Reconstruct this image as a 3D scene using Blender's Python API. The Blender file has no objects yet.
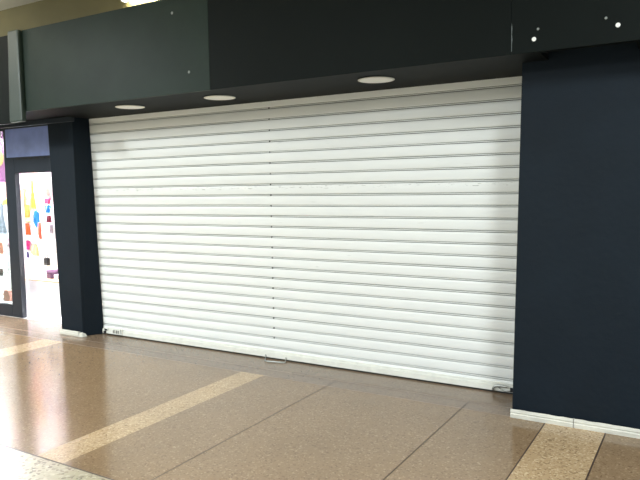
import bpy, bmesh, math, random
from mathutils import Vector, Matrix
random.seed(7)
S = bpy.context.scene
COL = S.collection

# ------------------------------------------------------------------ camera
CAM = Vector((5.9649, -5.0083, 1.6409))
F = 651.7
RV = Vector((0.0858, 0.5403, 0.0059))
def rodrigues(r):
    return Matrix.Rotation(r.length, 3, r.normalized())
RW = rodrigues(RV) @ Matrix(((1,0,0),(0,0,-1),(0,1,0)))     # world -> camera (x right, y down, z forward)
cd = bpy.data.cameras.new('camera'); cam = bpy.data.objects.new('camera', cd); COL.objects.link(cam)
cd.sensor_fit = 'HORIZONTAL'; cd.sensor_width = 36; cd.lens = F/640*36
cd.clip_start = .05; cd.clip_end = 200
m3 = Matrix((RW[0], -RW[1], -RW[2])).transposed()
cam.matrix_world = Matrix.Translation(CAM) @ m3.to_4x4()
S.camera = cam
def on_y(u, v, y):
    d = RW.transposed() @ Vector(((u-320)/F, (v-240)/F, 1))
    return CAM + d*((y-CAM.y)/d.y)

# ------------------------------------------------------------------ materials
def srgb(r, g, b):
    f = lambda c: (c/255/12.92) if c/255 <= .04045 else ((c/255+.055)/1.055)**2.4
    return (f(r), f(g), f(b), 1)
def mat(name, rgb, rough=.5, metal=0, spec=.5, var=.0, scale=8, bump=0, bscale=60, coat=0, stretch=(1,1,1)):
    m = bpy.data.materials.new(name); m.use_nodes = True
    nt = m.node_tree; N = nt.nodes; L = nt.links; p = N['Principled BSDF']
    p.inputs['Base Color'].default_value = rgb
    p.inputs['Roughness'].default_value = rough; p.inputs['Metallic'].default_value = metal
    p.inputs['Specular IOR Level'].default_value = spec; p.inputs['Coat Weight'].default_value = coat
    tc = N.new('ShaderNodeTexCoord'); mp = N.new('ShaderNodeMapping'); L.new(tc.outputs['Object'], mp.inputs[0])
    mp.inputs['Scale'].default_value = stretch
    if var:
        n = N.new('ShaderNodeTexNoise'); n.inputs['Scale'].default_value = scale; n.inputs['Detail'].default_value = 5
        L.new(mp.outputs[0], n.inputs['Vector'])
        r = N.new('ShaderNodeMapRange'); L.new(n.outputs['Fac'], r.inputs[0])
        r.inputs[1].default_value = .3; r.inputs[2].default_value = .7
        r.inputs[3].default_value = 1-var; r.inputs[4].default_value = 1+var
        x = N.new('ShaderNodeVectorMath'); x.operation = 'SCALE'; x.inputs[0].default_value = rgb[:3]
        L.new(r.outputs[0], x.inputs['Scale']); L.new(x.outputs[0], p.inputs['Base Color'])
    if bump:
        n2 = N.new('ShaderNodeTexNoise'); n2.inputs['Scale'].default_value = bscale; n2.inputs['Detail'].default_value = 4
        L.new(mp.outputs[0], n2.inputs['Vector'])
        b = N.new('ShaderNodeBump'); b.inputs['Strength'].default_value = bump; b.inputs['Distance'].default_value = .01
        L.new(n2.outputs['Fac'], b.inputs['Height']); L.new(b.outputs[0], p.inputs['Normal'])
    return m
def terrazzo(name, base, light, dark, scale, rough, plight=.16, pdark=.16, var=.06, spec=.5):
    m = bpy.data.materials.new(name); m.use_nodes = True
    nt = m.node_tree; N = nt.nodes; L = nt.links; p = N['Principled BSDF']
    tc = N.new('ShaderNodeTexCoord')
    v = N.new('ShaderNodeTexVoronoi'); v.inputs['Scale'].default_value = scale; L.new(tc.outputs['Object'], v.inputs['Vector'])
    sep = N.new('ShaderNodeSeparateColor'); L.new(v.outputs['Color'], sep.inputs[0])
    r = N.new('ShaderNodeValToRGB'); r.color_ramp.interpolation = 'LINEAR'
    e = r.color_ramp.elements
    e[0].position = 0; e[0].color = dark
    e[1].position = 1; e[1].color = light
    for pos in (pdark, 1-plight):
        q = e.new(pos); q.color = base
    L.new(sep.outputs[0], r.inputs[0])
    n = N.new('ShaderNodeTexNoise'); n.inputs['Scale'].default_value = 1.6; n.inputs['Detail'].default_value = 6
    L.new(tc.outputs['Object'], n.inputs['Vector'])
    mr = N.new('ShaderNodeMapRange'); mr.inputs[1].default_value = .3; mr.inputs[2].default_value = .7
    mr.inputs[3].default_value = 1-var; mr.inputs[4].default_value = 1+var
    L.new(n.outputs['Fac'], mr.inputs[0])
    x = N.new('ShaderNodeVectorMath'); x.operation = 'SCALE'
    L.new(r.outputs[0], x.inputs[0]); L.new(mr.outputs[0], x.inputs['Scale']); L.new(x.outputs[0], p.inputs['Base Color'])
    p.inputs['Roughness'].default_value = rough; p.inputs['Specular IOR Level'].default_value = spec
    r2 = N.new('ShaderNodeMapRange'); r2.inputs[3].default_value = rough*.8; r2.inputs[4].default_value = rough*1.3
    L.new(n.outputs['Fac'], r2.inputs[0]); L.new(r2.outputs[0], p.inputs['Roughness'])
    return m
def emit(name, rgb, st):
    m = bpy.data.materials.new(name); m.use_nodes = True
    p = m.node_tree.nodes['Principled BSDF']; p.inputs['Base Color'].default_value = (.8,.8,.8,1)
    p.inputs['Emission Color'].default_value = rgb; p.inputs['Emission Strength'].default_value = st
    return m
def glass(name, tint, mixf):
    m = bpy.data.materials.new(name); m.use_nodes = True
    nt = m.node_tree; N = nt.nodes; L = nt.links; N.remove(N['Principled BSDF'])
    t = N.new('ShaderNodeBsdfTransparent'); t.inputs[0].default_value = tint
    g = N.new('ShaderNodeBsdfGlossy'); g.inputs['Roughness'].default_value = .02
    fr = N.new('ShaderNodeFresnel'); fr.inputs[0].default_value = 1.5
    mm = N.new('ShaderNodeMath'); mm.operation = 'MULTIPLY'; mm.inputs[1].default_value = mixf; L.new(fr.outputs[0], mm.inputs[0])
    mx = N.new('ShaderNodeMixShader'); L.new(mm.outputs[0], mx.inputs[0]); L.new(t.outputs[0], mx.inputs[1]); L.new(g.outputs[0], mx.inputs[2])
    L.new(mx.outputs[0], N['Material Output'].inputs[0])
    return m

def shutter_paint():
    m = mat('white_shutter_paint', srgb(236,238,236), .38, var=.025, scale=3, stretch=(1,1,6))
    nt = m.node_tree; N = nt.nodes; L = nt.links; p = N['Principled BSDF']
    src = p.inputs['Base Color'].links[0].from_socket
    tc = N.new('ShaderNodeTexCoord')
    sx = N.new('ShaderNodeSeparateXYZ'); L.new(tc.outputs['Object'], sx.inputs[0])
    # scuffs: short horizontal scratches along one worn row of the curtain
    mp = N.new('ShaderNodeMapping'); mp.inputs['Scale'].default_value = (14,1,160); L.new(tc.outputs['Object'], mp.inputs[0])
    n = N.new('ShaderNodeTexNoise'); n.inputs['Scale'].default_value = 1; n.inputs['Detail'].default_value = 3; L.new(mp.outputs[0], n.inputs['Vector'])
    gt = N.new('ShaderNodeMapRange'); gt.inputs[1].default_value = .60; gt.inputs[2].default_value = .67; L.new(n.outputs['Fac'], gt.inputs[0])
    c = N.new('ShaderNodeMath'); c.operation = 'COMPARE'; c.inputs[1].default_value = 1.632; c.inputs[2].default_value = .016; L.new(sx.outputs['Z'], c.inputs[0])
    mu = N.new('ShaderNodeMath'); mu.operation = 'MULTIPLY'; L.new(gt.outputs[0], mu.inputs[0]); L.new(c.outputs[0], mu.inputs[1])
    # a few stray marks everywhere
    mp2 = N.new('ShaderNodeMapping'); mp2.inputs['Scale'].default_value = (5,1,60); L.new(tc.outputs['Object'], mp2.inputs[0])
    n2 = N.new('ShaderNodeTexNoise'); n2.inputs['Scale'].default_value = 1; n2.inputs['Detail'].default_value = 4; L.new(mp2.outputs[0], n2.inputs['Vector'])
    g2 = N.new('ShaderNodeMapRange'); g2.inputs[1].default_value = .68; g2.inputs[2].default_value = .8; g2.inputs[4].default_value = .5; L.new(n2.outputs['Fac'], g2.inputs[0])
    mxm = N.new('ShaderNodeMath'); mxm.operation = 'MAXIMUM'; L.new(mu.outputs[0], mxm.inputs[0]); L.new(g2.outputs[0], mxm.inputs[1])
    ml = N.new('ShaderNodeMath'); ml.operation = 'MULTIPLY'; ml.inputs[1].default_value = .75; L.new(mxm.outputs[0], ml.inputs[0])
    mx = N.new('ShaderNodeMix'); mx.data_type = 'RGBA'
    L.new(ml.outputs[0], mx.inputs['Factor']); L.new(src, mx.inputs['A']); mx.inputs['B'].default_value = srgb(105,105,98)
    L.new(mx.outputs['Result'], p.inputs['Base Color'])
    return m

M = {}
M['shutter'] = shutter_paint()
M['recess_shade'] = mat('shutter_recess_shade', srgb(128,128,122), .7)  # shade in the slat grooves, painted as a darker recess colour
M['rail'] = mat('white_rail', srgb(226,226,218), .45, var=.06, scale=14)
M['steel'] = mat('galvanised_steel', srgb(150,152,148), .4, .7, var=.15, scale=30)
M['darksteel'] = mat('dark_steel', srgb(60,58,56), .5, .6, var=.2, scale=30)
M['black'] = mat('black_rubber', srgb(18,18,20), .7)
M['pillar'] = mat('navy_masonry_paint', srgb(17,27,36), .6, var=.10, scale=3, bump=.2, bscale=22, spec=.18)
M['board_green'] = mat('dark_green_board', srgb(30,42,36), .45, var=.2, scale=2.2, bump=.06, bscale=9, spec=.12)
M['board_dark'] = mat('charcoal_board', srgb(15,20,19), .55, var=.08, scale=2.2, bump=.06, bscale=9, spec=.08)
M['soffit'] = mat('charcoal_soffit', srgb(18,22,23), .6, var=.08, scale=3, spec=.1)
M['post'] = mat('grey_green_post', srgb(45,57,50), .4, var=.06, scale=4)
M['void'] = mat('unpainted_void', srgb(24,25,28), .9)
M['olive'] = mat('olive_wall', srgb(112,104,66), .7, var=.08, scale=3)
M['ceil'] = mat('white_ceiling', srgb(225,220,208), .7)
M['stone'] = mat('pale_stone', srgb(206,204,194), .5, var=.12, scale=9, bump=.2, bscale=25, stretch=(1,1,2.5))
M['plug'] = mat('white_plug', srgb(235,235,232), .5)
M['smallscrew'] = mat('grey_screw', srgb(130,135,132), .5)
M['filler'] = mat('grey_filler', srgb(92,100,100), .7, var=.3, scale=60)
M['disc'] = mat('white_disc', srgb(246,246,242), .5)
M['ring'] = mat('grey_ring', srgb(225,224,218), .5)
M['frame'] = mat('blue_black_frame', srgb(28,36,46), .4, var=.06, scale=6)
M['transom_glass'] = mat('glass_painted_reflection', srgb(136,154,215), .18, var=.12, scale=5, spec=.7)  # opaque blue: the pane's bluish reflection put into its base colour
M['glass'] = glass('clear_glass', (.97,.99,.98,1), .6)
M['white'] = mat('shop_white', srgb(240,238,240), .5)
M['pinkwhite'] = mat('pinkish_white', srgb(240,220,236), .5)
M['t_brown'] = terrazzo('brown_terrazzo', srgb(134,111,85), srgb(156,134,107), srgb(108,87,65), 100, .15, spec=.4)
M['t_grey'] = terrazzo('grey_brown_terrazzo', srgb(122,103,85), srgb(140,122,103), srgb(100,83,67), 100, .18)
M['t_strip'] = terrazzo('buff_terrazzo', srgb(174,148,114), srgb(202,180,146), srgb(136,112,82), 90, .24, .25, .25)
M['t_pale'] = terrazzo('pale_terrazzo', srgb(166,157,132), srgb(190,183,162), srgb(86,75,60), 55, .3, .2, .3)
M['joint'] = mat('dark_joint', srgb(62,46,36), .6)
M['joint_soft'] = mat('soft_joint', srgb(132,110,94), .4)

# ------------------------------------------------------------------ mesh helpers
def obj(name, bm, m, parent=None, smooth=False):
    me = bpy.data.meshes.new(name); bm.normal_update(); bm.to_mesh(me); bm.free()
    for x in (m if isinstance(m, (list, tuple)) else [m]): me.materials.append(x)
    if smooth:
        for f in me.polygons: f.use_smooth = True
    o = bpy.data.objects.new(name, me); COL.objects.link(o)
    if parent: o.parent = parent; o.matrix_parent_inverse = Matrix.Translation(-Vector(parent.location))
    return o
def hexa(bm, pts, bev=0, mi=0):
    """8 points: bottom ring of four, top ring of four (counter-clockwise from above)"""
    v = [bm.verts.new(p) for p in pts]
    fs = [(3,2,1,0),(4,5,6,7)] + [(i,(i+1)%4,4+(i+1)%4,4+i) for i in range(4)]
    faces = [bm.faces.new([v[i] for i in f]) for f in fs]
    for f in faces: f.material_index = mi
    if bev:
        es = {e for f in faces for e in f.edges}
        bmesh.ops.bevel(bm, geom=list(es), offset=bev, segments=2, affect='EDGES', profile=.6)
def box(bm, x0, x1, y0, y1, z0, z1, bev=0, mi=0):
    hexa(bm, [(x0,y0,z0),(x1,y0,z0),(x1,y1,z0),(x0,y1,z0),(x0,y0,z1),(x1,y0,z1),(x1,y1,z1),(x0,y1,z1)], bev, mi)
def mbox(*a, bev=0):
    bm = bmesh.new(); box(bm, *a, bev=bev); return bm
def lathe(bm, prof, c, n=32, axis='z'):
    """prof: list of (radius, height) along the axis"""
    rings = []
    for r, h in prof:
        ring = []
        for k in range(n):
            a = 2*math.pi*k/n; u, w = r*math.cos(a), r*math.sin(a)
            p = {'z': (u, w, h), 'y': (u, h, w), 'x': (h, u, w)}[axis]
            ring.append(bm.verts.new(Vector(c)+Vector(p)))
        rings.append(ring)
    for a, b in zip(rings, rings[1:]):
        for k in range(n): bm.faces.new((a[k], a[(k+1)%n], b[(k+1)%n], b[k]))
    bm.faces.new(rings[0][::-1]); bm.faces.new(rings[-1])
    bmesh.ops.recalc_face_normals(bm, faces=bm.faces)
def tube(bm, path, r, n=8):
    path = [Vector(p) for p in path]; rings = []
    for i, p in enumerate(path):
        d = (path[min(i+1, len(path)-1)]-path[max(i-1, 0)]).normalized()
        a = d.cross(Vector((0,0,1)));
        if a.length < .1: a = d.cross(Vector((0,1,0)))
        a.normalize(); b = d.cross(a)
        rings.append([bm.verts.new(p+r*(math.cos(2*math.pi*k/n)*a+math.sin(2*math.pi*k/n)*b)) for k in range(n)])
    for a, b in zip(rings, rings[1:]):
        for k in range(n): bm.faces.new((a[k], a[(k+1)%n], b[(k+1)%n], b[k]))
    bm.faces.new(rings[0][::-1]); bm.faces.new(rings[-1])
    bmesh.ops.recalc_face_normals(bm, faces=bm.faces)
def prism(bm, pts, y0, y1):
    """outline in x,z pushed through y0..y1"""
    a = [bm.verts.new((x, y0, z)) for x, z in pts]; b = [bm.verts.new((x, y1, z)) for x, z in pts]
    n = len(pts)
    bm.faces.new(a); bm.faces.new(b[::-1])
    for i in range(n): bm.faces.new((a[i], b[i], b[(i+1)%n], a[(i+1)%n]))
    bmesh.ops.recalc_face_normals(bm, faces=bm.faces)
def thing(name, label, cat, loc, group=None):
    o = bpy.data.objects.new(name, None); COL.objects.link(o); o.location = loc; o.empty_display_size = .1
    return tag(o, label, cat, group)
def tag(o, label, cat, group=None):
    o['label'] = label; o['category'] = cat
    if group: o['group'] = group
    return o
def struct(o, label=None, cat=None):
    o['kind'] = 'structure'
    if label: o['label'] = label; o['category'] = cat
    return o
def copy_thing(o, delta):
    c = o.copy(); COL.objects.link(c); c.location = o.location + Vector(delta)
    for ch in o.children:
        k = ch.copy(); COL.objects.link(k); k.parent = c; k.matrix_parent_inverse = ch.matrix_parent_inverse.copy()
    return c

# ------------------------------------------------------------------ floor
def floor():
    xs = [-7, -.332, -.02, 2.411, 2.659, 3.294, 3.302, 4.435, 4.443, 5.029, 5.037, 5.410, 5.420, 6.5, 9]
    ys = [-9, -3.76, -3.754, -2.572, -2.560, -.505, -.497, -.330, -.322, .12]
    bm = bmesh.new(); V = {}
    def vert(i, j):
        if (i,j) not in V: V[i,j] = bm.verts.new((xs[i], ys[j], 0))
        return V[i,j]
    for i in range(len(xs)-1):
        for j in range(len(ys)-1):
            x = (xs[i]+xs[i+1])/2; y = (ys[j]+ys[j+1])/2
            k = 0
            if y < -2.572: k = 3 if not -3.76 < y < -3.754 else 5
            elif y < -2.56: k = 4
            else:
                if y > -.497: k = 1
                if -.505 < y < -.497: k = 5
                if -.330 < y < -.322: k = 5
                if y < -.497 and (-.332 < x < -.02 or 2.411 < x < 2.659 or 5.037 < x < 5.41): k = 2
                if y < -.3 and (3.294 < x < 3.302 or 4.435 < x < 4.443): k = 4
                if y < -.497 and (5.029 < x < 5.037 or 5.41 < x < 5.42): k = 4
            f = bm.faces.new((vert(i,j), vert(i+1,j), vert(i+1,j+1), vert(i,j+1))); f.material_index = k
    # slab thickness
    box(bm, -7, 9, -9, .12, -.2, -.004, mi=0)
    return obj('floor', bm, [M['t_brown'], M['t_grey'], M['t_strip'], M['t_pale'], M['joint'], M['joint_soft']])
struct(floor())
struct(obj('floor_shop', mbox(-7, -.2, .12, 3.3, -.2, .003), M['white']))

# ------------------------------------------------------------------ roller shutter
P = .098; Z0 = .103+.003; W0, W1 = -.06, 4.90; SEAM = 2.425; TOP = 2.47
sh = thing('roller_shutter', 'wide closed white slatted roller shutter filling the dark shopfront', 'shutter', (SEAM, 0, 0))
def zwarp(z):       # bends the even slat heights so the grooves match image coordinates
    return z - .010 + .025*((z-1.2)/1.2)**2
def curtain():
    bm = bmesh.new()
    NX = 56; xs = [W0+(W1-W0)*i/NX for i in range(NX+1)]
    prof = []       # (z offset in slat, d outwards, material of the strip above)
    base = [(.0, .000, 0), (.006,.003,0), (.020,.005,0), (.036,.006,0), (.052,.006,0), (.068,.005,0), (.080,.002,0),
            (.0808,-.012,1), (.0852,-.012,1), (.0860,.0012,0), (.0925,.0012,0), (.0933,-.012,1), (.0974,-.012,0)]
    n = 25; rows = []
    rnd = random.Random(3)
    for k in range(-1, n):
        zb = Z0 + P*k
        if k == -1: zb = Z0 - P
        jit = [rnd.uniform(-.0016,.0016) for _ in range(6)]; yj = [rnd.uniform(-.002,.002) for _ in range(6)]
        for dz, d, mi in base:
            z = zwarp(zb + dz)
            if k == -1 and dz < .05: continue
            if z > TOP: break
            row = []
            for i, x in enumerate(xs):
                t = i/NX*5; a = int(min(t, 4)); w = t-a
                jz = jit[a]*(1-w)+jit[a+1]*w; jy = yj[a]*(1-w)+yj[a+1]*w
                row.append(bm.verts.new((x, -d+jy, z+jz)))
            rows.append((row, mi))
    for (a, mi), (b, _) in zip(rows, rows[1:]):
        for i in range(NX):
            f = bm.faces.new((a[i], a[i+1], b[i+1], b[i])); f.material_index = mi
    return obj('curtain', bm, [M['shutter'], M['recess_shade']], sh)
curtain()
bm = bmesh.new()
box(bm, W0, W1, -.022, .006, .012, .062, bev=.004); box(bm, W0, W1, -.012, .004, .0615, .080, bev=.003)
br = obj('bottom_rail', bm, M['rail'], sh)
bm = bmesh.new(); box(bm, W0, W1, -.016, .004, .0015, .0125); obj('rubber_seal', bm, M['black'], br)
for x0, x1 in ((-.07, -.035), (4.86, 4.93)):
    bm = bmesh.new(); box(bm, x0, x1, -.05, -.03, 0, 2.44, bev=.003); box(bm, x0, x0+.012, -.03, .03, 0, 2.44); box(bm, x0, x1, .025, .04, 0, 2.44, bev=.003)
    obj('guide_channel', bm, M['black'], sh)
clip = None
for k in range(24):
    z = zwarp(Z0 + P*k + .089)
    if z > 2.43: break
    if clip is None:
        bm = bmesh.new(); lathe(bm, [(.0085,0), (.0085,-.004), (.005,-.007)], (SEAM, .004, z), 10, 'y')
        clip = obj('slat_clip', bm, M['darksteel'], sh); zc = z
    else:
        c = clip.copy(); COL.objects.link(c); c.location = (0, 0, z-zc); c.location += clip.location
# right-hand lock: backplate, hooked hasp, dark keyhole
bm = bmesh.new(); box(bm, 4.525, 4.72, -.029, -.021, .018, .083, bev=.003); lk = obj('lock_plate', bm, M['rail'], sh)
lk['label'] = 'white lock plate with a hooked grey hasp, at the right end'
bm = bmesh.new(); tube(bm, [(4.535,-.036,.022),(4.538,-.040,.040),(4.552,-.042,.054),(4.575,-.042,.062),(4.61,-.042,.064),(4.65,-.040,.062)], .0085); obj('hasp', bm, M['steel'], lk)
bm = bmesh.new(); tube(bm, [(4.58,-.036,.052),(4.60,-.038,.034),(4.63,-.038,.026),(4.665,-.036,.03)], .005); obj('hasp', bm, M['steel'], lk)
bm = bmesh.new(); box(bm, 4.668, 4.692, -.036, -.028, .022, .056, bev=.003); obj('keyhole', bm, M['black'], lk)
# left-hand lock
bm = bmesh.new(); box(bm, .085, .385, -.029, -.021, .016, .086, bev=.003); lk2 = obj('lock_plate', bm, M['rail'], sh)
lk2['label'] = 'white lock plate with worn raised bars and a black catch, at the left end'
bm = bmesh.new()
for x, w, h in ((.235,.018,.034), (.262,.006,.04), (.283,.024,.036), (.318,.016,.036), (.358,.010,.052)):
    box(bm, x, x+w, -.033, -.027, .028, .028+h, bev=.0015)
obj('raised_bar', bm, M['steel'], lk2)
bm = bmesh.new(); box(bm, .095, .165, -.040, -.027, .056, .082, bev=.006); obj('catch', bm, M['rail'], lk2)
bm = bmesh.new(); prism(bm, [(.10,.072), (.16,.066), (.14,.050), (.12,.052)], -.043, -.026); obj('catch_bolt', bm, M['black'], lk2)
bm = bmesh.new(); box(bm, .088, .125, -.040, -.026, .018, .044, bev=.006); obj('catch_bolt', bm, M['black'], lk2)
# pull handle lying on the floor in the middle
bm = bmesh.new(); tube(bm, [(2.335,-.018,.035),(2.345,-.03,.02),(2.395,-.115,.010),(2.405,-.13,.009),(2.43,-.135,.009),(2.59,-.10,.009),(2.605,-.09,.009),(2.60,-.075,.010),(2.575,-.03,.02),(2.57,-.018,.035)], .005)
obj('pull_handle', bm, M['steel'], sh)

struct(obj('back_light_block', mbox(-.05, 6.6, .12, .22, 0, 3.75), M['void']))  # unseen dark sheet added behind the curtain to block light

# ------------------------------------------------------------------ pillars with stone skirting
bm = bmesh.new()
hexa(bm, [(-.405,-.215,.0),(-.045,-.215,.0),(.070,.0,.0),(.070,.11,.0)] [:0] or
     [(-.40,-.215,0),(-.042,-.215,0),(.066,-.008,0),(-.40,-.008,0),(-.475,-.215,2.436),(-.052,-.215,2.436),(-.026,-.008,2.436),(-.475,-.008,2.436)], bev=.006)
lp = obj('pillar', bm, M['pillar']); tag(lp, 'slim dark navy pillar left of the white roller shutter', 'pillar')
bm = bmesh.new(); box(bm, -.40, -.06, -.008, .118, 0, 2.436); bk = obj('back_casing', bm, M['frame'], lp)
bm = bmesh.new()
hexa(bm, [(4.800,-.490,0),(6.6,-.490,0),(6.6,.115,0),(4.800,.115,0),(4.858,-.490,2.80),(6.6,-.490,2.80),(6.6,.115,2.80),(4.858,.115,2.80)], bev=.008)
rp = obj('pillar', bm, M['pillar']); tag(rp, 'broad dark navy pillar right of the white roller shutter', 'pillar')

def skirting(x0, x1, y0, y1, h, seed, label, cat='skirting', mitre=0):
    """worn stone upstand: sloped top, chipped upper edge"""
    rnd = random.Random(seed); bm = bmesh.new(); n = max(8, int((x1-x0)/.03)); rows = []
    for i in range(n+1):
        x = x0+(x1-x0)*i/n; c = rnd.uniform(-.003,.003) if 0 < i < n else 0
        pr = [(y1,0),(y0,0),(y0-.001,h*.42),(y0+.007,h*.52),(y0+.003,h*.66),(y0+.008,h+c*.6),(y1,h+c)]
        rows.append([bm.verts.new((x,y,max(z,0))) for y, z in pr])
    for a, b in zip(rows, rows[1:]):
        for k in range(6): bm.faces.new((a[k], b[k], b[(k+1)%6], a[(k+1)%6]))
    bm.faces.new(rows[0]); bm.faces.new(rows[-1][::-1])
    bmesh.ops.recalc_face_normals(bm, faces=bm.faces)
    return tag(obj('skirting_tile', bm, M['stone']), label, cat, 'stone skirting along the pillars')
skirting(4.797, 5.214, -.520, -.4905, .060, 1, 'pale stone skirting tile at the outer corner of the broad right pillar, nearest the shutter')
skirting(5.218, 6.6, -.520, -.4905, .060, 2, 'long pale stone skirting tile on the broad right pillar, running out of frame at the right')
skirting(-.405, -.085, -.243, -.2155, .055, 3, 'short pale stone skirting tile along the foot of the slim left pillar')
bm = bmesh.new()
hexa(bm, [(-.075,-.255,0),(-.012,-.245,0),(.004,-.19,0),(-.03,-.216,0),(-.068,-.250,.045),(-.03,-.238,.036),(-.012,-.198,.030),(-.045,-.218,.05)], bev=.004)
tag(obj('skirting_tile', bm, M['stone']), 'small broken lump of pale skirting at the corner of the slim left pillar', 'skirting', 'stone skirting along the pillars')

# ------------------------------------------------------------------ fascia boards, soffit, ceiling
YF = -.81
def board(x0, x1, m, label, z0=2.438, z1=3.238):
    bm = bmesh.new(); box(bm, x0, x1, YF, YF+.025, z0, z1, bev=.0025)
    o = obj('fascia_board', bm, m); return tag(o, label, 'fascia', 'fascia boards over the shutter')
b1 = board(.0, 2.414, M['board_green'], 'dark green fascia board over the left half of the shutter, under the lit slot')
b2 = board(2.4155, 4.860, M['board_dark'], 'charcoal fascia board over the right half of the shutter')
b3 = board(4.8615, 6.9, M['board_dark'], 'charcoal fascia board with two white plugs over the broad right pillar')
def plug(px, r, m, par, name='screw_plug'):
    p = on_y(px[0], px[1], YF); bm = bmesh.new()
    lathe(bm, [(r,0), (r,-.002), (r*.7,-.004)], (p.x, YF+.001, p.z), 14, 'y'); return obj(name, bm, m, par)
for q in ((534,39.2),(618,25)): plug(q, .0135, M['plug'], b3)
for q in ((538,29),(606,18)): plug(q, .008, M['smallscrew'], b3, 'screw_head')
for q in ((172,13),(189,72)): plug(q, .012, M['smallscrew'], b1, 'screw_head')
bm = bmesh.new(); prism(bm, [(4.8625,2.455),(4.867,2.46),(4.866,2.50),(4.8695,2.53),(4.866,2.56),(4.8685,2.60),(4.8645,2.63),(4.8625,2.60)], YF-.0015, YF+.001); obj('joint_filler', bm, M['filler'], b3)

def soffit_piece(bm, x0, x1, y0, y1):
    z = lambda y: 2.444 - .018*(y+.785)/.785
    hexa(bm, [(x0,y0,z(y0)),(x1,y0,z(y0)),(x1,y1,z(y1)),(x0,y1,z(y1)),(x0,y0,2.465),(x1,y0,2.465),(x1,y1,2.465),(x0,y1,2.465)])
bm = bmesh.new()
soffit_piece(bm, -.03, 5.02, -.785, .06); soffit_piece(bm, 5.02, 5.56, -.785, -.73); soffit_piece(bm, 5.56, 6.9, -.785, .06)
struct(obj('ceiling_soffit', bm, M['soffit']))
bm = bmesh.new()
box(bm, -4, 6.9, -.785, -.20, 3.02, 3.05); box(bm, 4.98, 5.02, -.785, .06, 2.462, 3.02); box(bm, 5.58, 5.62, -.785, .06, 2.462, 3.02)
struct(obj('recess_sides_light_cap', bm, M['void']))  # top cap added to keep slot light from falling inside; sides enclose the recess
struct(obj('trim_3', mbox(-6, 6.9, -.785, -.772, 2.462, 3.22), M['void']))
struct(obj('wall_upper', mbox(-7, 9, -.20, -.05, 2.6, 3.75), M['olive']))
struct(obj('ceiling', mbox(-7, 9, -9, -.2, 3.745, 3.85), M['ceil']))

# recessed lights in the soffit
dl = []
for i, (x, y, lab) in enumerate(((1.105,-.455,'round white downlight in the soffit, nearest the slim left pillar'),
                                 (2.205,-.435,'round white downlight in the soffit above the centre seam of the shutter'),
                                 (3.762,-.478,'round white downlight in the soffit, nearest the broad right pillar'))):
    if i == 0:
        d0 = thing('downlight', lab, 'light', (x,y,2.436), 'downlights in the soffit')
        bm = bmesh.new(); lathe(bm, [(.128,0),(.138,-.002),(.140,-.006),(.134,-.009),(.126,-.0085)], (x,y,2.436), 48); obj('trim_ring', bm, M['ring'], d0, True)
        bm = bmesh.new(); lathe(bm, [(.126,-.0082),(.125,-.0098),(.09,-.011)], (x,y,2.436), 48); obj('cover_disc', bm, M['disc'], d0)
        bx0 = Vector((x,y,0))
    else:
        c = copy_thing(d0, Vector((x,y,0))-bx0); c['label'] = lab

# lit batten in the slot behind the fascia
ft = thing('fluorescent_batten', 'glowing fluorescent batten in the slot above the dark green fascia board', 'light', (1.6,-.205,3.48))
obj('housing', mbox(.83, 2.33, -.275, -.2005, 3.555, 3.60, bev=.006), M['ceil'], ft)
bm = bmesh.new(); lathe(bm, [(.019,.9),(.019,2.3)], (0,-.245,3.535), 16, 'x'); obj('tube', bm, emit('tube_glow', (1,.96,.80,1), 80), ft)
for x in (.85, 2.31):
    obj('lamp_holder', mbox(x-.012, x+.012, -.275, -.215, 3.51, 3.60, bev=.004), M['plug'], ft)

# end post and the neighbour's bulkhead
bm = bmesh.new(); hexa(bm, [(-.215,-.855,2.335),(-.004,-.855,2.335),(-.004,-.80,2.335),(-.215,-.80,2.335),(-.17,-.855,3.245),(-.004,-.855,3.245),(-.004,-.80,3.245),(-.17,-.80,3.245)], bev=.018)
tag(obj('end_post', bm, M['post']), 'grey green box post closing the left end of the fascia', 'post')
bm = bmesh.new(); box(bm, -6, -.24, -.80, -.77, 2.335, 3.225, bev=.004)
tag(obj('fascia_board', bm, M['board_dark']), "dark fascia board of the neighbouring shop, left of the grey green post", 'fascia')
struct(obj('trim_2', mbox(-6, -.03, -.235, -.20, 2.385, 2.44, bev=.004), M['frame']))
struct(obj('ceiling_lobby', mbox(-6, -.03, -.77, .12, 2.446, 2.47), M['soffit']))

# ------------------------------------------------------------------ neighbouring shop front
Y1 = .12
d = thing('door_1', None, None, (-1.3, Y1, 0)); d.pop('label'); d.pop('category'); d['kind'] = 'structure'
obj('jamb', mbox(-1.815, -1.615, Y1, Y1+.07, 0, 2.45, bev=.006), M['frame'], d)
obj('transom_bar', mbox(-1.615, -.405, Y1, Y1+.07, 1.862, 2.075, bev=.008), M['frame'], d)
obj('transom_pane', mbox(-1.755, -.405, Y1-.006, Y1+.004, 2.062, 2.422), M['transom_glass'], d)
obj('head_rail', mbox(-1.815, -.405, Y1-.012, Y1+.07, 2.415, 2.45), M['frame'], d)
bm = bmesh.new()
for k in range(9): box(bm, -1.56+k*.12, -1.49+k*.12, Y1-.005, Y1+.002, 2.03, 2.048, bev=.002)
obj('vent_slot', bm, M['darksteel'], d)
w = thing('window_1', None, None, (-2.8, Y1, 0)); w.pop('label'); w.pop('category'); w['kind'] = 'structure'
obj('kick_plate', mbox(-6, -1.815, Y1, Y1+.06, 0, .135, bev=.006), M['frame'], w)
obj('bottom_rail', mbox(-6, -1.815, Y1-.006, Y1+.03, .135, .165, bev=.004), M['frame'], w)
obj('top_rail', mbox(-6, -1.815, Y1, Y1+.06, 2.40, 2.45, bev=.006), M['frame'], w)
obj('pane', mbox(-6, -1.815, Y1+.02, Y1+.028, .165, 2.40), M['glass'], w)

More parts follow.
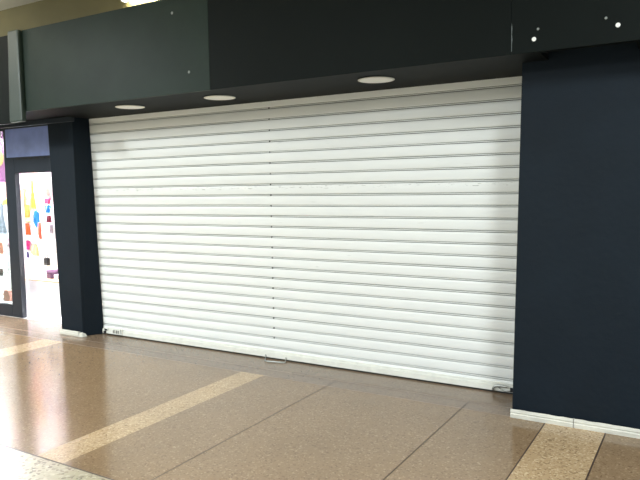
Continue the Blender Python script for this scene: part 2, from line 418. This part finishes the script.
bm = bmesh.new(); box(bm, -7, -.2, 3.2, 3.3, 0, 2.9); struct(obj('wall_shop_back', bm, M['white']))
struct(obj('wall_shop_right', mbox(-.30, -.2, .19, 3.2, 0, 2.9), M['white']))
struct(obj('wall_shop_left', mbox(-7, -6.9, .12, 3.2, 0, 2.9), M['white']))
struct(obj('ceiling_shop', mbox(-7, -.2, .12, 3.3, 2.9, 3.0), M['white']))
struct(obj('wall_shop_front', mbox(-7, -.05, Y1, Y1+.06, 2.45, 2.9), M['frame']))
# white display unit just inside the door
YP = .70
def slotted(x0, x1, z0, z1, y, n):
    bm = bmesh.new(); box(bm, x0, x1, y+.012, y+.03, z0, z1)
    h = (z1-z0)/n
    for k in range(n): box(bm, x0, x1, y, y+.0125, z0+k*h+.006, z0+(k+1)*h-.006)
    return bm
pn = thing('display_wall', 'white slotted display wall full of bright clothes just inside the shop door', 'display wall', (-1.6, YP, 0))
obj('slat_panel', slotted(-2.40, -.9, .003, 1.98, YP, 20), M['white'], pn)
obj('side_panel', mbox(-2.44, -2.40, YP-.10, YP+.03, .003, 1.98), M['pinkwhite'], pn)
obj('header', mbox(-2.40, -.9, YP-.06, YP+.03, 1.98, 2.06), M['white'], pn)
bm = bmesh.new(); box(bm, -1.61, -1.585, Y1+.072, .208, .003, 1.86); tag(obj('door_reveal', bm, M['pinkwhite']), 'pinkish white reveal panel beside the dark door jamb of the lit shop', 'panel')
pl = thing('display_plinth', 'low white display plinth inside the lit shop doorway', 'plinth', (-1.3, .5, 0))
obj('body', mbox(-1.95, -.75, .36, YP-.01, .003, .455, bev=.004), M['white'], pl)
obj('top', mbox(-1.96, -.74, .35, YP-.01, .455, .475, bev=.004), mat('beech_edge', srgb(206,176,140), .5), pl)

# garments ----------------------------------------------------------
def cloth(prof, c, wd, ht, folds, amp, extra=()):
    """hanging cloth: prof = [(t, left, right)] with t 0 top..1 bottom and left/right in -1..1"""
    bm = bmesh.new()
    def sheet(pr, ncol=12):
        rows = []
        N = 12
        for r in range(N+1):
            t = r/N
            for (t0,l0,r0),(t1,l1,r1) in zip(pr, pr[1:]):
                if t0 <= t <= t1:
                    q = (t-t0)/(t1-t0) if t1 > t0 else 0; l = l0+(l1-l0)*q; rr = r0+(r1-r0)*q; break
            row = []
            for k in range(ncol+1):
                s = k/ncol; x = l+(rr-l)*s
                y = -amp*(.35+.65*t)*(.5+.5*math.sin(folds*math.pi*2*s+1.3*t+c.x*9)) - amp*.5*math.sin(math.pi*s)
                row.append(bm.verts.new((c.x+x*wd/2, c.y-.012+y, c.z+ht*(.5-t))))
            rows.append(row)
        for a, b in zip(rows, rows[1:]):
            for k in range(ncol): bm.faces.new((a[k], b[k], b[k+1], a[k+1]))
    sheet(prof)
    for e in extra: sheet(e, 5)
    r = bmesh.ops.solidify(bm, geom=list(bm.faces), thickness=.006)
    bmesh.ops.recalc_face_normals(bm, faces=bm.faces)
    return bm
KIND = {
 't_shirt': ([(0,-.34,.34),(.06,-.55,.55),(.35,-.52,.52),(1,-.56,.56)], [[(0,-.55,-.34),(.12,-.95,-.5),(.34,-.98,-.58),(.38,-.86,-.6),(1,-.53,-.52)], [(0,.34,.55),(.12,.5,.95),(.34,.58,.98),(.38,.6,.86),(1,.52,.53)]]),
 'shorts': ([(0,-.7,.7),(.3,-.85,.85),(.45,-.92,.92),(.5,-.94,.94)] + [(1,-1,1)], []),
 'dress': ([(0,-.35,.35),(.2,-.42,.42),(.4,-.38,.38),(1,-1,1)], []),
 'scarf': ([(0,-.5,.5),(.3,-.9,.7),(.7,-1,.8),(1,-.3,.9)], []),
 'towel': ([(0,-1,1),(1,-1,1)], []),
}
cm = {}
def cmat(rgb):
    if rgb not in cm: cm[rgb] = mat('dyed_cloth', srgb(*rgb), .85, var=.18, scale=30)
    return cm[rgb]
GN = [0]
def garment(kind, u, v, w, h, rgb, label, y=YP, lift=0):
    GN[0] += 1; lift = lift + .002 + (GN[0]%4)*.042
    p = on_y(u, v, y-lift); sc = (p-CAM).length/F
    wd, ht = w*sc*1.4, h*sc*1.05
    pr, ex = KIND[kind]
    o = obj(kind, cloth(pr, p, wd, ht, 2.5, .012, ex), cmat(rgb), None, True)
    tag(o, label, {'t_shirt':'shirt'}.get(kind, kind), 'clothes on show in the lit shop')
    hk = bmesh.new(); tube(hk, [(p.x, p.y-.010, p.z+ht/2-.012), (p.x, p.y-.010, p.z+ht/2+.012), (p.x, y+.0105, p.z+ht/2+.016)], .004, 6)
    obj('hook', hk, M['steel'], o)
    return o
D = ' on the white display wall in the shop doorway'
garment('t_shirt', 25, 197, 8, 15, (196,150,104), 'tan top hung highest beside the door jamb of the lit shop')
garment('dress', 33.5, 195, 7, 26, (244,200,84), 'yellow dress'+D)
garment('t_shirt', 28, 211, 9, 11, (222,158,82), 'golden brown shirt hung below the tan top in the lit shop')
garment('towel', 28, 219.5, 7, 5, (250,226,160), 'small cream towel hung above the orange shorts in the lit shop')
garment('shorts', 28.3, 229, 7, 10, (246,96,48), 'bright orange shorts'+D)
garment('scarf', 38, 219, 8, 16, (24,120,226), 'bright blue scarf'+D, lift=.03)
garment('scarf', 41, 231, 5, 15, (240,120,90), 'orange pink scarf trailing under the bright blue scarf', lift=.015)
garment('t_shirt', 28.5, 245, 7, 8, (222,58,130), 'magenta shirt hung low beside the door jamb in the shop doorway')
garment('shorts', 28, 254.5, 5, 5, (70,60,110), 'tiny navy shorts under the magenta shirt in the shop doorway')
garment('scarf', 36, 250, 9, 10, (244,190,140), 'peach scarf low on the display wall right of the magenta shirt')
garment('dress', 41, 197, 7, 26, (214,226,240), 'pale bluish white dress right of the yellow dress')
garment('t_shirt', 47, 190, 8, 10, (236,190,176), 'pale pink shirt at the top right of the shop doorway display')
garment('towel', 48.5, 201, 7, 5, (236,70,110), 'red pink towel hung above the sky blue shirt')
garment('t_shirt', 49, 209, 7, 7, (70,170,236), 'sky blue shirt hung below the red pink towel')
garment('shorts', 50, 219, 6, 6, (128,40,62), 'maroon shorts hung below the sky blue shirt')
garment('towel', 52.5, 229, 4, 8, (170,168,172), 'grey towel hung below the maroon shorts')
def carton(name, u, v, w, h, dpt, rgb, label, y, zbase, cat):
    p = on_y(u, v, y); sc = (p-CAM).length/F
    bm = bmesh.new(); box(bm, p.x-w*sc/2, p.x+w*sc/2, y, y+dpt, zbase, zbase+h*sc, bev=.004)
    o = obj(name, bm, cmat(rgb)); tag(o, label, cat)
    l = bmesh.new(); box(l, p.x-w*sc/2-.003, p.x+w*sc/2+.003, y-.003, y+dpt+.003, zbase+h*sc*.72, zbase+h*sc+.004, bev=.003)
    obj('lid', l, cmat((min(255,rgb[0]+40),min(255,rgb[1]+36),min(255,rgb[2]+44))), o)
    return o
carton('box', 48.5, 272, 6, 8, .12, (92,66,92), 'dark purple lidded box on the low white plinth', .46, .475, 'box')
carton('box', 55.5, 274, 4, 4, .10, (206,196,212), 'small pale lilac box on the low white plinth', .46, .475, 'box')
bm = bmesh.new(); p = on_y(48.5, 261, YP)
prism(bm, [(p.x-.035,p.z-.055),(p.x+.035,p.z-.055),(p.x+.03,p.z+.045),(p.x-.03,p.z+.045)], YP-.05, YP-.001)
bg = tag(obj('handbag', bm, M['black']), 'small black bag hung on the display wall above the purple box', 'bag')
bm = bmesh.new(); tube(bm, [(p.x-.025,YP-.025,p.z+.044),(p.x-.018,YP-.025,p.z+.075),(p.x,YP-.02,p.z+.09),(p.x+.018,YP-.025,p.z+.075),(p.x+.025,YP-.025,p.z+.044)], .004, 6); obj('strap', bm, M['black'], bg)

# window display -----------------------------------------------------
YW = .55
pw = thing('display_wall', 'white slotted display wall behind the shop window at the far left', 'display wall', (-2.9, YW, 0))
obj('slat_panel', slotted(-5.5, -2.42, .003, 2.35, YW, 24), M['white'], pw)
obj('base', mbox(-5.5, -2.42, .2, YW-.002, .003, .16, bev=.004), mat('pale_aqua', srgb(206,226,228), .5), pw)
Wn = ' in the shop window at the far left'
garment('t_shirt', 4, 190, 12, 13, (226,190,180), 'pale salmon shirt'+Wn, YW)
garment('towel', 6, 202, 6, 5, (236,232,90), 'lemon yellow towel'+Wn, YW, lift=.05)
garment('dress', 3, 218, 13, 30, (150,164,178), 'blue grey patterned dress'+Wn, YW)
garment('t_shirt', 11, 243, 5, 9, (210,70,150), 'magenta shirt'+Wn, YW)
garment('shorts', 1, 248, 7, 10, (170,110,70), 'brown shorts'+Wn, YW)
garment('dress', 9.5, 272, 9, 48, (236,242,240), 'long white dress'+Wn, YW)
carton('box', 14, 302, 4, 5, .1, (240,200,110), 'small orange yellow box at the foot of the shop window', .42, .16, 'box')
bm = bmesh.new(); p = on_y(1, 272, YW); box(bm, p.x-.05, p.x+.05, YW-.07, YW-.001, p.z-.05, p.z+.05, bev=.006)
tag(obj('shelf_box', bm, M['black']), 'black box fixed to the wall behind the shop window at the far left', 'box')
p = on_y(7, 288, .27); bm = bmesh.new()
prism(bm, [(p.x-.07,.16),(p.x+.06,.16),(p.x+.075,.24),(p.x+.03,.305),(p.x-.045,.31),(p.x-.075,.24)], .25, .31)
tag(obj('handbag', bm, cmat((150,100,92))), 'small brown bag standing before the long white dress in the shop window', 'bag')
# purple banner with a yellow disc
a = on_y(-22, 131, .30); b = on_y(6.2, 182, .30)
bn = obj('banner', mbox(a.x, b.x, .30, .306, b.z, 2.43), mat('purple_print', srgb(150,60,140), .6)); tag(bn, 'purple banner with a yellow disc hung in the shop window at the far left', 'banner')
c = on_y(-1.5, 158, .30); bm = bmesh.new(); lathe(bm, [(.105,0),(.105,-.003)], (c.x, .2995, c.z), 32, 'y'); obj('disc', bm, cmat((252,220,90)), bn)
c = on_y(-1, 134, .30); bm = bmesh.new(); lathe(bm, [(.06,0),(.06,-.003)], (c.x, .2995, c.z+.01), 24, 'y'); obj('disc', bm, cmat((245,240,244)), bn)

# ------------------------------------------------------------------ light
def area(name, loc, sx, sy, power, rgb=(1,1,1), rot=(0,0,0)):
    l = bpy.data.lights.new(name, 'AREA'); l.shape = 'RECTANGLE'; l.size = sx; l.size_y = sy; l.energy = power; l.color = rgb
    o = bpy.data.objects.new(name, l); COL.objects.link(o); o.location = loc; o.rotation_euler = rot; return o
K = (.885,.97,1)
for x, y, e in ((6.9,-3.6,170), (1.2,-6.4,250), (3.4,-7.6,130), (-2.4,-4.6,370)):
    area('mall_ceiling_light', (x,y,3.73), .4, 1.3, e, K)
area('ceiling_fill', (-2.4,-1.6,3.3), 1.2, .3, 50, (.96,.98,.95), (math.pi,0,0))  # added upward fill that brightens the ceiling, not an actual fitting
for x in (-1.6, -3.2, -5.0):
    area('shop_ceiling_light', (x, 1.9, 2.88), 1.2, 1.4, 80, (1,.98,1))
area('shop_door_light', (-1.5, .38, 2.80), 1.2, .12, 36, (1,.98,1))
for x in (-2.75, -4.2):
    area('shop_window_light', (x, .30, 2.36), 1.0, .1, 380, (1,.99,1))
wd = bpy.data.worlds.new('world'); S.world = wd; wd.use_nodes = True
wd.node_tree.nodes['Background'].inputs[0].default_value = (.88,.97,1,1); wd.node_tree.nodes['Background'].inputs[1].default_value = .4

S.view_settings.view_transform = 'Standard'; S.view_settings.look = 'None'
S.view_settings.gamma = 1; S.view_settings.use_curve_mapping = False
S.view_settings.exposure = .4
